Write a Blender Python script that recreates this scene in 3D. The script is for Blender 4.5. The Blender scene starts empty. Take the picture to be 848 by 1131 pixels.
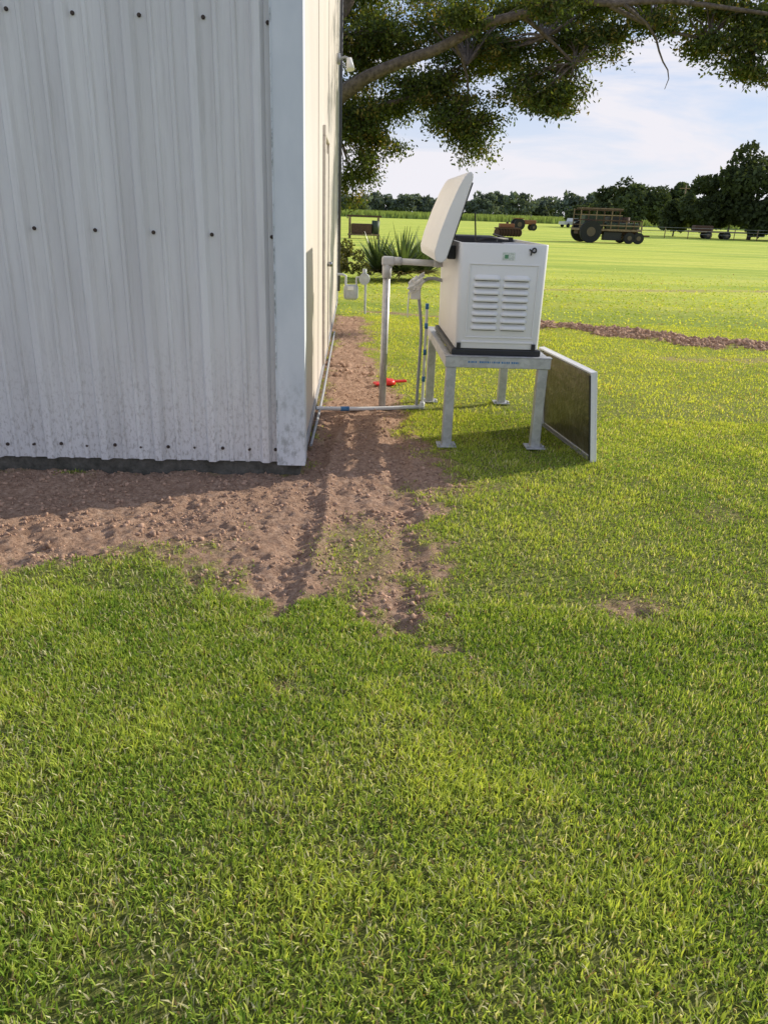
import bpy, bmesh, math, random
import numpy as np
from mathutils import Vector, Matrix
random.seed(7); rng=np.random.default_rng(11)
S=bpy.context.scene
S.view_settings.view_transform='Standard'; S.view_settings.look='None'; S.view_settings.exposure=0
COL=S.collection
R=math.radians

# ---------------------------------------------------------------- noise
_T=[np.random.default_rng(100+i).random((256,256)) for i in range(8)]
def vn(x,y,s=0):
    T=_T[s%8]; xi=np.floor(x).astype(int); yi=np.floor(y).astype(int)
    fx=x-xi; fy=y-yi; fx=fx*fx*(3-2*fx); fy=fy*fy*(3-2*fy)
    a=T[xi%256,yi%256];b=T[(xi+1)%256,yi%256];c=T[xi%256,(yi+1)%256];d=T[(xi+1)%256,(yi+1)%256]
    return (a*(1-fx)+b*fx)*(1-fy)+(c*(1-fx)+d*fx)*fy
def fbm(x,y,o=4,s=0):
    r=0;a=.5;t=0
    for i in range(o):
        r=r+a*vn(x*2**i+13.7*i,y*2**i+7.1*i,s+i); t+=a; a*=.5
    return r/t
def sm(a,b,x):
    t=np.clip((x-a)/(b-a),0,1); return t*t*(3-2*t)

# ---------------------------------------------------------------- materials
class NT:
    def __init__(s,name):
        s.m=bpy.data.materials.new(name); s.m.use_nodes=True; s.t=s.m.node_tree
        s.b=s.t.nodes['Principled BSDF']; s.out=s.t.nodes['Material Output']
        s.tc=s.t.nodes.new('ShaderNodeTexCoord')
    def n(s,k,**kw):
        q=s.t.nodes.new(k)
        for a,v in kw.items():
            if hasattr(q,a): setattr(q,a,v)
        return q
    def l(s,a,b): s.t.links.new(a,b)
    def noise(s,scale,detail=4,stretch=None,rough=.55,coord='Object'):
        q=s.n('ShaderNodeTexNoise'); q.inputs['Scale'].default_value=scale; q.inputs['Detail'].default_value=detail
        q.inputs['Roughness'].default_value=rough
        if stretch:
            mp=s.n('ShaderNodeMapping'); mp.inputs['Scale'].default_value=stretch
            s.l(s.tc.outputs[coord],mp.inputs[0]); s.l(mp.outputs[0],q.inputs[0])
        else: s.l(s.tc.outputs[coord],q.inputs[0])
        return q.outputs['Fac']
    def ramp(s,fac,stops):
        q=s.n('ShaderNodeValToRGB'); e=q.color_ramp.elements
        while len(e)<len(stops): e.new(.5)
        for i,(p,c) in enumerate(stops):
            e[i].position=p; e[i].color=(c if len(c)==4 else (*c,1)) if hasattr(c,'__len__') else (c,c,c,1)
        s.l(fac,q.inputs[0]); return q.outputs[0]
    def mix(s,f,a,b,mode='MIX'):
        q=s.n('ShaderNodeMix'); q.data_type='RGBA'; q.blend_type=mode
        for v,i in ((f,0),(a,6),(b,7)):
            if hasattr(v,'is_output'): s.l(v,q.inputs[i])
            else: q.inputs[i].default_value=(v if i==0 else (*v,1))
        return q.outputs[2]
    def bump(s,h,dist,strength=1.):
        q=s.n('ShaderNodeBump'); q.inputs['Distance'].default_value=dist; q.inputs['Strength'].default_value=strength
        s.l(h,q.inputs['Height']); s.l(q.outputs[0],s.b.inputs['Normal'])
def simple(name,col,rough=.5,metal=0.,var=.15,scale=12,bump=0,spec=.5):
    t=NT(name); f=t.noise(scale,4)
    c=t.ramp(f,[(.3,tuple(max(0,x*(1-var)) for x in col)),(.7,tuple(min(1,x*(1+var)) for x in col))])
    t.l(c,t.b.inputs['Base Color']); t.b.inputs['Roughness'].default_value=rough; t.b.inputs['Metallic'].default_value=metal
    t.b.inputs['Specular IOR Level'].default_value=spec
    if bump: t.bump(t.noise(scale*4,4),bump)
    return t.m
def leafmat(name,transl=.4,gloss=.0,rough=.45,tcol=(1.2,1.15,.5)):
    t=NT(name); t.t.nodes.remove(t.b)
    at=t.n('ShaderNodeAttribute'); at.attribute_name='col'
    c=at.outputs['Color']; c2=t.mix(1.0,c,tcol,'MULTIPLY')
    d=t.n('ShaderNodeBsdfDiffuse'); tr=t.n('ShaderNodeBsdfTranslucent')
    t.l(c,d.inputs['Color']); t.l(c2,tr.inputs['Color'])
    m1=t.n('ShaderNodeMixShader'); m1.inputs[0].default_value=transl; t.l(d.outputs[0],m1.inputs[1]); t.l(tr.outputs[0],m1.inputs[2])
    if gloss:
        g=t.n('ShaderNodeBsdfGlossy'); g.inputs['Roughness'].default_value=rough
        m2=t.n('ShaderNodeMixShader'); m2.inputs[0].default_value=gloss; t.l(m1.outputs[0],m2.inputs[1]); t.l(g.outputs[0],m2.inputs[2]); m1=m2
    t.l(m1.outputs[0],t.out.inputs[0]); return t.m

# ---------------------------------------------------------------- object helpers
def empty(name,loc=(0,0,0),rz=0):
    o=bpy.data.objects.new(name,None); o.location=loc; o.rotation_euler=(0,0,rz); o.empty_display_size=.1; COL.objects.link(o); return o
def addobj(name,me,mat=None,parent=None):
    o=bpy.data.objects.new(name,me); COL.objects.link(o)
    if mat: me.materials.append(mat)
    if parent: o.parent=parent
    return o
def bm_obj(name,bm,mat,parent=None,smooth=False):
    bmesh.ops.recalc_face_normals(bm,faces=bm.faces[:])
    me=bpy.data.meshes.new(name); bm.to_mesh(me); bm.free()
    if smooth:
        for p in me.polygons: p.use_smooth=True
    return addobj(name,me,mat,parent)
def box(name,lo,hi,mat,parent=None,bevel=0,rot=None,seg=2):
    bm=bmesh.new(); bmesh.ops.create_cube(bm,size=1)
    c=[(a+b)/2 for a,b in zip(lo,hi)]; s=[b-a for a,b in zip(lo,hi)]
    bmesh.ops.scale(bm,vec=s,verts=bm.verts)
    if bevel: bmesh.ops.bevel(bm,geom=bm.edges[:],offset=bevel,segments=seg,affect='EDGES',profile=.5)
    o=bm_obj(name,bm,mat,parent); o.location=c
    if rot: o.rotation_euler=rot
    return o
def cyl(name,p,q,r,mat,parent=None,seg=20,r2=None):
    p=Vector(p);q=Vector(q);L=(q-p).length
    bm=bmesh.new(); bmesh.ops.create_cone(bm,cap_ends=True,segments=seg,radius1=r,radius2=r if r2 is None else r2,depth=L)
    o=bm_obj(name,bm,mat,parent)
    for f in o.data.polygons: f.use_smooth=len(f.vertices)==4
    o.location=(p+q)/2; o.rotation_mode='QUATERNION'; o.rotation_quaternion=(q-p).to_track_quat('Z','Y'); return o
def tubes(name,paths,mat,parent=None,res=3,smooth=True,bevres=3):
    cu=bpy.data.curves.new(name,'CURVE'); cu.dimensions='3D'; cu.bevel_depth=1; cu.bevel_resolution=bevres; cu.resolution_u=res; cu.use_fill_caps=True
    for P in paths:
        sp=cu.splines.new('NURBS' if smooth else 'POLY'); sp.points.add(len(P)-1)
        for i,pt in enumerate(P):
            sp.points[i].co=(pt[0],pt[1],pt[2],1); sp.points[i].radius=pt[3]
        if smooth: sp.order_u=min(3,len(P)); sp.use_endpoint_u=True
    o=bpy.data.objects.new(name,cu); COL.objects.link(o); cu.materials.append(mat)
    if parent: o.parent=parent
    return o
def extrude_poly(name,pts,y0,y1,mat,parent=None,bevel=0,axis='y'):
    bm=bmesh.new()
    f=lambda a,b,t:(a,t,b) if axis=='y' else ((t,a,b) if axis=='x' else (a,b,t))
    A=[bm.verts.new(f(a,b,y0)) for a,b in pts]; B=[bm.verts.new(f(a,b,y1)) for a,b in pts]
    bm.faces.new(A); bm.faces.new(B[::-1]); n=len(pts)
    for i in range(n): bm.faces.new((A[i],A[(i+1)%n],B[(i+1)%n],B[i]))
    if bevel: bmesh.ops.bevel(bm,geom=bm.edges[:],offset=bevel,segments=2,affect='EDGES')
    return bm_obj(name,bm,mat,parent)
def np_mesh(name,V,F,mat,parent=None,col=None,attrs=None,smooth=False):
    me=bpy.data.meshes.new(name); V=np.ascontiguousarray(V,dtype=np.float32); F=np.ascontiguousarray(F,dtype=np.int32)
    k=F.shape[1]; me.vertices.add(len(V)); me.vertices.foreach_set('co',V.ravel())
    me.loops.add(F.size); me.loops.foreach_set('vertex_index',F.ravel())
    me.polygons.add(len(F)); me.polygons.foreach_set('loop_start',np.arange(0,F.size,k,dtype=np.int32))
    if smooth: me.polygons.foreach_set('use_smooth',np.ones(len(F),dtype=bool))
    me.update(calc_edges=True)
    if col is not None:
        a=me.attributes.new('col','FLOAT_COLOR','POINT'); c=np.ones((len(V),4),np.float32); c[:,:3]=col; a.data.foreach_set('color',c.ravel())
    for nme,arr in (attrs or {}).items():
        a=me.attributes.new(nme,'FLOAT','POINT'); a.data.foreach_set('value',np.ascontiguousarray(arr,dtype=np.float32))
    return addobj(name,me,mat,parent)

# ---------------------------------------------------------------- camera
cam=bpy.data.cameras.new('camera'); co=bpy.data.objects.new('camera',cam); COL.objects.link(co); S.camera=co
cam.sensor_fit='VERTICAL'; cam.sensor_height=36; cam.sensor_width=27; cam.lens=36*848/1131.; cam.clip_start=.05; cam.clip_end=6000
co.matrix_world=Matrix.Translation((0,0,1.6))@Matrix.Rotation(R(90-21.3),4,'X')@Matrix.Rotation(R(2.0),4,'Z')

# ---------------------------------------------------------------- light
EL=R(24); AZ=math.atan2(.87,.49)
sd=Vector((math.sin(AZ)*math.cos(EL),math.cos(AZ)*math.cos(EL),math.sin(EL)))
L=bpy.data.lights.new('sun','SUN'); L.energy=5; L.angle=R(.5); L.color=(1,.93,.80)
lo=bpy.data.objects.new('sun',L); COL.objects.link(lo); lo.rotation_mode='QUATERNION'; lo.rotation_quaternion=sd.to_track_quat('Z','Y'); lo.location=(8,4,8)
W=bpy.data.worlds.new('World'); S.world=W; W.use_nodes=True; wt=W.node_tree; wn=wt.nodes; wl=wt.links
bg=wn['Background']; sk=wn.new('ShaderNodeTexSky'); sk.sky_type='NISHITA'; sk.sun_disc=False; sk.sun_elevation=EL; sk.sun_rotation=AZ
sk.air_density=1.0; sk.dust_density=.3; sk.ozone_density=2.0
bg.inputs['Strength'].default_value=.15
tc=wn.new('ShaderNodeTexCoord'); mp=wn.new('ShaderNodeMapping'); mp.inputs['Scale'].default_value=(1.4,1.4,6.5); mp.inputs['Location'].default_value=(.9,.4,.1); wl.new(tc.outputs['Generated'],mp.inputs[0])
nz=wn.new('ShaderNodeTexNoise'); nz.inputs['Scale'].default_value=2.6; nz.inputs['Detail'].default_value=6; nz.inputs['Roughness'].default_value=.58; nz.inputs['Distortion'].default_value=.5; wl.new(mp.outputs[0],nz.inputs[0])
cr=wn.new('ShaderNodeValToRGB'); cr.color_ramp.elements[0].position=.42; cr.color_ramp.elements[1].position=.60; wl.new(nz.outputs[0],cr.inputs[0])
sx=wn.new('ShaderNodeSeparateXYZ'); wl.new(tc.outputs['Generated'],sx.inputs[0])
gr_=wn.new('ShaderNodeValToRGB'); e=gr_.color_ramp.elements; e[0].position=0; e[0].color=(.80,.82,.95,1); e[1].position=.8; e[1].color=(.15,.28,.60,1)
q=e.new(.12); q.color=(.56,.68,.94,1); q=e.new(.28); q.color=(.33,.52,.90,1); wl.new(sx.outputs[2],gr_.inputs[0])
sc_=wn.new('ShaderNodeMix'); sc_.data_type='RGBA'; sc_.blend_type='MULTIPLY'; sc_.inputs[0].default_value=1; wl.new(gr_.outputs[0],sc_.inputs[6]); sc_.inputs[7].default_value=(6.3,6.3,6.3,1)
m0=wn.new('ShaderNodeMix'); m0.data_type='RGBA'; m0.inputs[0].default_value=.82; wl.new(sk.outputs[0],m0.inputs[6]); wl.new(sc_.outputs[2],m0.inputs[7])
hr=wn.new('ShaderNodeMapRange'); hr.inputs[1].default_value=.0; hr.inputs[2].default_value=.22; hr.inputs[3].default_value=.40; hr.inputs[4].default_value=0; wl.new(sx.outputs[2],hr.inputs[0])
ad=wn.new('ShaderNodeMath'); ad.operation='MULTIPLY_ADD'; ad.use_clamp=True; wl.new(cr.outputs[0],ad.inputs[0]); ad.inputs[1].default_value=.85; wl.new(hr.outputs[0],ad.inputs[2])
mx=wn.new('ShaderNodeMix'); mx.data_type='RGBA'; wl.new(ad.outputs[0],mx.inputs[0]); wl.new(m0.outputs[2],mx.inputs[6]); mx.inputs[7].default_value=(5.9,5.8,6.2,1)
wl.new(mx.outputs[2],bg.inputs['Color'])

# ---------------------------------------------------------------- ground masks
POLY=np.array([(-9,4.35),(-.6,4.82),(-.95,13),(-.45,12.8),(-.18,9),(0.02,7.2),(.14,6.2),(.22,5.2),(.36,4.75),(.20,4.25),(.26,3.8),(.23,2.76),(.05,2.70),(-.16,3.10),(-.48,2.80),(-.62,3.2),(-.87,3.58),(-1.1,3.5),(-1.79,3.2),(-4,2.85),(-9,2.6)])
def sdist(x,y,P):
    d=np.full(x.shape,1e9); ins=np.zeros(x.shape,bool); n=len(P)
    for i in range(n):
        a=P[i];b=P[(i+1)%n]; e=b-a; wx=x-a[0]; wy=y-a[1]
        t=np.clip((wx*e[0]+wy*e[1])/(e@e),0,1); d=np.minimum(d,(wx-e[0]*t)**2+(wy-e[1]*t)**2)
        c=((a[1]>y)!=(b[1]>y))
        xc=(b[0]-a[0])*(y-a[1])/(b[1]-a[1] if b[1]!=a[1] else 1e-9)+a[0]
        ins^=(c&(x<xc))
    d=np.sqrt(d); return np.where(ins,-d,d)
def line_d(x,y,P):
    d=np.full(x.shape,1e9)
    for a,b in zip(P[:-1],P[1:]):
        a=np.array(a);b=np.array(b);e=b-a; wx=x-a[0]; wy=y-a[1]
        t=np.clip((wx*e[0]+wy*e[1])/(e@e),0,1); d=np.minimum(d,np.hypot(wx-e[0]*t,wy-e[1]*t))
    return d
TR1=[(2.0,12.6),(3.5,12.0),(4.25,11.3),(5.3,11.0),(8,10.8),(14,10.9)]
TR2=[(-.4,13.6),(1,13.2),(2.2,12.7)]
TR3=[(2.2,18.9),(6,19.8),(10,21),(20,23)]
def dirtmask(x,y):
    n=fbm(x*3.1,y*3.1,4,1)-.5; n2=fbm(x*14,y*14,3,3)-.5
    m=sm(.18,-.14,sdist(x,y,POLY)+n*.5+n2*.36)
    g=np.exp(-(((x+.13)/.20)**2+((y-3.55)/.40)**2)); m=m*(1-np.clip(g*1.1-(.3*(n2+.5)),0,1)*.7)
    m=np.maximum(m,sm(.50,.22,line_d(x,y,TR1)+n*.7+n2*.3))
    m=np.maximum(m,.8*sm(.20,.02,line_d(x,y,TR2)+n*.3))
    m=np.maximum(m,.6*sm(.35,.05,line_d(x,y,TR3)+n*.6))
    e=((x-5.2)/1.6)**2+((y-9.8)/.30)**2; m=np.maximum(m,.45*sm(1.2,.2,e+n*4))
    for cx,cy,r,a in ((1.08,3.0,.26,.8),(.7,2.3,.12,.4),(-.35,2.35,.12,.5),(1.6,1.9,.2,.4),(-.1,2.55,.10,.6),(2.0,4.3,.2,.3),(.5,4.6,.4,.45)):
        m=np.maximum(m,a*sm(r,r*.2,np.hypot(x-cx,(y-cy)*1.3)+n*.35))
    return m
def ghz(x,y,m):
    near=sm(30,14,np.hypot(x,y))
    h=(fbm(x*1.2,y*1.2,3,2)-.5)*.035*near
    h=h+m*near*((fbm(x*9,y*9,4,4)-.5)*.05+(fbm(x*30,y*30,3,5)-.5)*.034-.006)
    # wheel ruts left by the machine that set the generator
    for rx in (.10,-.46):
        xr=x-rx-.03*np.sin(y*2.1); w=(y>2.7)&(y<6.5)
        h=h+near*w*m*(-.020*np.exp(-(xr/.07)**2)+.016*np.exp(-((xr-.11)/.03)**2)+.006*np.exp(-(xr/.07)**2)*np.sin(y*95))
    tr=np.exp(-(line_d(x,y,TR1)/.3)**2); h=h+tr*.05*(y<14)
    return h
def axis(parts):
    a=[]
    for s,e,n in parts: a+=list(np.linspace(s,e,n,endpoint=False))
    return np.array(a+[parts[-1][1]])
gx=axis([(-1500,-200,10),(-200,-30,20),(-30,-8,22),(-8,-3.4,60),(-3.4,3.4,420),(3.4,8,80),(8,30,60),(30,200,25),(200,1500,12)])
gy=axis([(-60,-4,14),(-4,.6,18),(.6,2.5,50),(2.5,5.5,240),(5.5,14,220),(14,30,90),(30,200,50),(200,2500,25)])
X,Y=np.meshgrid(gx,gy); x=X.ravel();y=Y.ravel(); m=dirtmask(x,y); z=ghz(x,y,m)
nx=len(gx);ny=len(gy); I=np.arange(nx*ny).reshape(ny,nx)
F=np.stack([I[:-1,:-1].ravel(),I[:-1,1:].ravel(),I[1:,1:].ravel(),I[1:,:-1].ravel()],1)
t=NT('ground_turf_and_soil')
at=t.n('ShaderNodeAttribute'); at.attribute_name='dirt'
soil=t.ramp(t.noise(34,6,rough=.8),[(.30,(.15,.09,.06)),(.5,(.44,.28,.19)),(.70,(.66,.47,.34))])
soil=t.mix(t.ramp(t.noise(2.3,3),[(.4,0),(.75,.5)]),soil,(.36,.22,.145))
g1=t.ramp(t.noise(60,5,rough=.75),[(.3,(.065,.08,.02)),(.5,(.18,.20,.05)),(.72,(.42,.40,.16))])
sp=t.n('ShaderNodeSeparateXYZ'); t.l(t.tc.outputs['Object'],sp.inputs[0])
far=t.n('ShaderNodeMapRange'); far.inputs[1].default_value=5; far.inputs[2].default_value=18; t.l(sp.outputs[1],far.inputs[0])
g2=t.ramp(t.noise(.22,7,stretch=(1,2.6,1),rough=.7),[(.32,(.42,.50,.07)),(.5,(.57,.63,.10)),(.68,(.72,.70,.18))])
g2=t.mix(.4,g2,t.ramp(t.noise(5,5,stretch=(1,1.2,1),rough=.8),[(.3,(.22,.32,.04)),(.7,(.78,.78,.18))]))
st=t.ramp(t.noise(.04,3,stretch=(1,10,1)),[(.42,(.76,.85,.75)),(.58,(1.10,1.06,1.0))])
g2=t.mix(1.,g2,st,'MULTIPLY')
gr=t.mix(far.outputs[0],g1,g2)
t.l(t.mix(at.outputs['Fac'],gr,soil),t.b.inputs['Base Color']); t.b.inputs['Roughness'].default_value=.95; t.b.inputs['Specular IOR Level'].default_value=.1
t.bump(t.noise(42,6,rough=.75),.03,.9)
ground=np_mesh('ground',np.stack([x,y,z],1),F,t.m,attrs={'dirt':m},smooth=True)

# soil clods
bm=bmesh.new(); bmesh.ops.create_icosphere(bm,subdivisions=1,radius=1); bv=np.array([v.co[:] for v in bm.verts]); bf=np.array([[v.index for v in f.verts] for f in bm.faces]); bm.free()
N=60000; cx=rng.uniform(-3.6,.6,N); cy=rng.uniform(2.5,9,N); cm=dirtmask(cx,cy); k=(cm>.4)&(rng.random(N)<sm(9.5,3,cy)*sm(.3,.55,fbm(cx*5,cy*5,3,2))); cx=cx[k];cy=cy[k];cm=cm[k]
M=20000; tx=rng.uniform(1.5,8,M); ty=rng.uniform(10.2,13,M); tm=dirtmask(tx,ty); k=tm>.5; cx=np.r_[cx,tx[k]];cy=np.r_[cy,ty[k]];cm=np.r_[cm,tm[k]]
n=len(cx); cs=(.0025+.0115*rng.random(n)**4.5)*np.where(cy>8,3.0,1)
V=bv[None]*(1+.9*(rng.random((n,len(bv),1))-.5))*cs[:,None,None]*rng.uniform(.5,1.5,(n,1,3))
V[...,0]+=cx[:,None];V[...,1]+=cy[:,None];V[...,2]+=(ghz(cx,cy,cm)+cs*.1)[:,None]
F=(bf[None]+(np.arange(n)*len(bv))[:,None,None]).reshape(-1,3)
np_mesh('soil_clods',V.reshape(-1,3),F,simple('clod_soil',(.42,.27,.185),.95,var=.5,scale=22,spec=.1))

# ---------------------------------------------------------------- grass
def blades(n,yr,wedge,L0,L1,W0,W1,fade=None):
    yy=np.sqrt(rng.uniform(yr[0]**2,yr[1]**2,n)); xx=rng.uniform(-1,1,n)*(wedge*yy+.5)
    m=dirtmask(xx,yy)
    bx=xx+.55; by=yy-4.72; inb=(bx*.999+by*.045<.0)&(-bx*.045+by*.999>-.02)&(yy<14)
    p=(1-m)**1.3+.08*(m<.985)
    cl=fbm(xx*7,yy*7,3,6); p=p*(.55+.6*sm(.32,.58,cl))
    if fade: p=p*sm(fade[1],fade[0],yy)
    k=(rng.random(n)<p)&~inb; xx=xx[k];yy=yy[k];m=m[k];cl=cl[k];n=len(xx)
    z0=ghz(xx,yy,m)-.004
    big=fbm(xx*1.1,yy*1.1,3,2); mid=fbm(xx*5.5+5,yy*5.5,3,5)
    Ln=rng.uniform(L0,L1,n)*(.65+.65*mid)*(1-.4*m); Wd=rng.uniform(W0,W1,n)
    ph=rng.uniform(0,2*math.pi,n); l1=np.abs(rng.normal(.55,.45,n)); l2=l1+np.abs(rng.normal(.35,.3,n))
    dx=np.cos(ph);dy=np.sin(ph); ph2=ph+math.pi/2+rng.normal(0,.5,n); sx_=np.cos(ph2)*Wd/2; sy_=np.sin(ph2)*Wd/2
    b=np.stack([xx,yy,z0],1); s=np.stack([sx_,sy_,np.zeros(n)],1)
    mdp=b+np.stack([dx*np.sin(l1),dy*np.sin(l1),np.cos(l1)],1)*(Ln*.55)[:,None]
    tip=mdp+np.stack([dx*np.sin(l2),dy*np.sin(l2),np.cos(l2)*.9],1)*(Ln*.45)[:,None]
    V=np.stack([b-s*.7,b+s*.7,mdp-s,mdp+s,tip],1)
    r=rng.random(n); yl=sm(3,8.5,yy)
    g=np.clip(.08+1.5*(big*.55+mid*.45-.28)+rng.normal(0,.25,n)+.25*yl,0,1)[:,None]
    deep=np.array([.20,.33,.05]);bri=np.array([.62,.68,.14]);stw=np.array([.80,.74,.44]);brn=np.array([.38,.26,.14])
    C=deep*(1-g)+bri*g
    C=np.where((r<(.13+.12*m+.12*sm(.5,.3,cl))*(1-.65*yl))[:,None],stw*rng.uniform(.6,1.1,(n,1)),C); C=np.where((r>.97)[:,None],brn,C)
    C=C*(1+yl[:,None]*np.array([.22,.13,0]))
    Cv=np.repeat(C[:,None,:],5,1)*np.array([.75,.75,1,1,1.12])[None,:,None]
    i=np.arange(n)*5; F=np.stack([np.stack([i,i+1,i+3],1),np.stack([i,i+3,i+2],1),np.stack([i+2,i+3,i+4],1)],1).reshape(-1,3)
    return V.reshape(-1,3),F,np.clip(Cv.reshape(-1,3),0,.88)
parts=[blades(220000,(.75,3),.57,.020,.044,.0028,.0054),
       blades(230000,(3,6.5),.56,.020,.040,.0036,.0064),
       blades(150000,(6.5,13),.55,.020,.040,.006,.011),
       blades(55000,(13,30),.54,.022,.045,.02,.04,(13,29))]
off=0;Vs=[];Fs=[];Cs=[]
for V,F,C in parts: Vs.append(V);Fs.append(F+off);Cs.append(C);off+=len(V)
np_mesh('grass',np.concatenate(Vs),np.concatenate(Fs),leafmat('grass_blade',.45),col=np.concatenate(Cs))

# ---------------------------------------------------------------- metal building
t=NT('painted_ribbed_metal')
base=t.ramp(t.noise(1.6,4,stretch=(3,3,.35)),[(.3,(.67,.655,.645)),(.7,(.81,.80,.79))])
spz=t.n('ShaderNodeSeparateXYZ'); t.l(t.tc.outputs['Object'],spz.inputs[0])
lowm=t.n('ShaderNodeMapRange'); lowm.inputs[1].default_value=.9; lowm.inputs[2].default_value=.05; t.l(spz.outputs[2],lowm.inputs[0])
spk=t.ramp(t.noise(55,5,stretch=(1,1,.5),rough=.7),[(.50,0),(.64,.85)])
mul=t.n('ShaderNodeMath',operation='MULTIPLY'); t.l(lowm.outputs[0],mul.inputs[0]); t.l(spk,mul.inputs[1])
base=t.mix(mul.outputs[0],base,(.36,.33,.30))
spk2=t.ramp(t.noise(16,6,stretch=(1.5,1.5,.10),rough=.7),[(.50,0),(.75,.45)])
base=t.mix(spk2,base,(.46,.44,.42))
t.l(base,t.b.inputs['Base Color']); t.b.inputs['Roughness'].default_value=.5; t.bump(t.noise(4,3,stretch=(1,1,.5)),.004,.6)
MET=t.m
t=NT('cream_painted_metal')
base=t.ramp(t.noise(1.2,4,stretch=(1,1,.3)),[(.3,(.61,.545,.49)),(.7,(.69,.625,.56))])
base=t.mix(t.ramp(t.noise(14,6,stretch=(1,1,.15),rough=.7),[(.55,0),(.85,.3)]),base,(.42,.36,.30))
t.l(base,t.b.inputs['Base Color']); t.b.inputs['Roughness'].default_value=.5; CREAM=t.m
t=NT('weathered_corner_trim')
spz=t.n('ShaderNodeSeparateXYZ'); t.l(t.tc.outputs['Object'],spz.inputs[0])
lowm=t.n('ShaderNodeMapRange'); lowm.inputs[1].default_value=.75; lowm.inputs[2].default_value=.1; t.l(spz.outputs[2],lowm.inputs[0])
spk=t.ramp(t.noise(20,7,stretch=(1,1,.6),rough=.75),[(.48,0),(.64,.9)])
mul=t.n('ShaderNodeMath',operation='MULTIPLY'); t.l(lowm.outputs[0],mul.inputs[0]); t.l(spk,mul.inputs[1])
base=t.mix(mul.outputs[0],t.ramp(t.noise(6,5,stretch=(1,1,.4)),[(.3,(.62,.66,.70)),(.7,(.74,.77,.80))]),(.22,.24,.23))
t.l(base,t.b.inputs['Base Color']); t.b.inputs['Roughness'].default_value=.5; TRIM=t.m
t=NT('mossy_concrete')
c=t.ramp(t.noise(14,6,rough=.7),[(.3,(.04,.04,.03)),(.6,(.13,.12,.10)),(.8,(.24,.22,.19))]); t.l(c,t.b.inputs['Base Color']); t.b.inputs['Roughness'].default_value=.95; t.bump(t.noise(30,6),.01); CONC=t.m
DARK=simple('dark_gap',(.05,.05,.055),.8); SCR=simple('rusty_screw',(.07,.05,.04),.6,.4)
B=empty('metal_building',(-.55,4.72,0),R(2.6))
EAVE=5.0; WID=9.0; LEN=9.25
per=.337
pts=[(0.0,0.0)]
xc=-.215
while xc>-WID+.3:
    for dx_,h in ((.040,0),(.020,-.036),(-.020,-.036),(-.040,0)): pts.append((xc+dx_,h))
    for c2 in (per*.5-.05,per*.5+.05):
        for dx_,h in ((.018,0),(.009,-.014),(-.009,-.014),(-.018,0)): pts.append((xc-c2+dx_,h))
    xc-=per
pts.append((-WID,0))
bm=bmesh.new(); zs=[.085,1.2,2.4,3.7,EAVE]
rows=[[bm.verts.new((a,b,z_)) for a,b in pts] for z_ in zs]
for r0,r1 in zip(rows[:-1],rows[1:]):
    for i in range(len(pts)-1): bm.faces.new((r0[i],r0[i+1],r1[i+1],r1[i]))
ap=bm.verts.new((-WID/2,0,EAVE+1.1)); bm.faces.new((rows[-1][0],rows[-1][-1],ap))
bm_obj('front_wall',bm,MET,B)
box('front_backing',(-WID,.004,.09),(-.01,.05,EAVE-.01),DARK,B)
ys=np.linspace(.01,LEN,5)
for i,(a,b) in enumerate(zip(ys[:-1],ys[1:])):
    box('side_wall_sheet_%d'%(i+1),(-.05,a+.002,.09),(.006,b-.002,EAVE),CREAM,B)
    if i: box('side_seam_%d'%i,(.007,a-.02,.09),(.011,a+.02,EAVE-.01),CREAM,B,bevel=.0015)
box('side_base_flashing',(.008,.14,.05),(.020,LEN,.11),simple('flashing',(.35,.36,.38),.5,.3),B)
extrude_poly('corner_trim',[(-.135,-.044),(.034,-.044),(.034,.13),(.028,.13),(.028,-.038),(-.135,-.038)],.075,EAVE,TRIM,B,axis='z')
box('trim_lip',(-.142,-.050,.078),(-.134,-.012,EAVE),TRIM,B)
box('far_corner_trim',(-.06,LEN+.001,.08),(.03,LEN+.02,EAVE),TRIM,B)
box('slab',(-WID+.02,.012,-.25),(-.004,LEN-.02,.085),CONC,B,bevel=.008)
box('left_wall',(-WID-.03,0.06,.09),(-WID+.0,LEN,EAVE),MET,B); box('back_wall',(-WID,LEN-.04,.09),(-.08,LEN-.002,EAVE),MET,B)
ROOF=simple('roof_metal',(.5,.5,.5),.4,.3)
for sgn,nm in ((1,'roof_east'),(-1,'roof_west')):
    ln=WID/2+.12; ang=math.atan2(1.1,WID/2)
    extrude_poly(nm,[(-WID/2,EAVE+1.11),(-WID/2+sgn*ln,EAVE+1.11-ln*math.tan(ang)),(-WID/2+sgn*ln,EAVE+1.15-ln*math.tan(ang)),(-WID/2,EAVE+1.15)],-.12,LEN+.12,ROOF,B)
DP=simple('door_paint',(.62,.56,.49),.45)
box('door_leaf',(.012,3.29,.12),(.020,4.26,2.15),DP,B,bevel=.002)
box('door_jamb_near',(.008,3.20,.12),(.034,3.285,2.25),DP,B,bevel=.004); box('door_jamb_far',(.008,4.265,.12),(.034,4.35,2.25),DP,B,bevel=.004)
box('door_head',(.008,3.20,2.253),(.034,4.35,2.34),DP,B,bevel=.004)
cyl('door_knob',(.021,4.15,1.05),(.075,4.15,1.05),.026,simple('knob',(.3,.3,.3),.3,1),B)
bm=bmesh.new()
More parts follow.
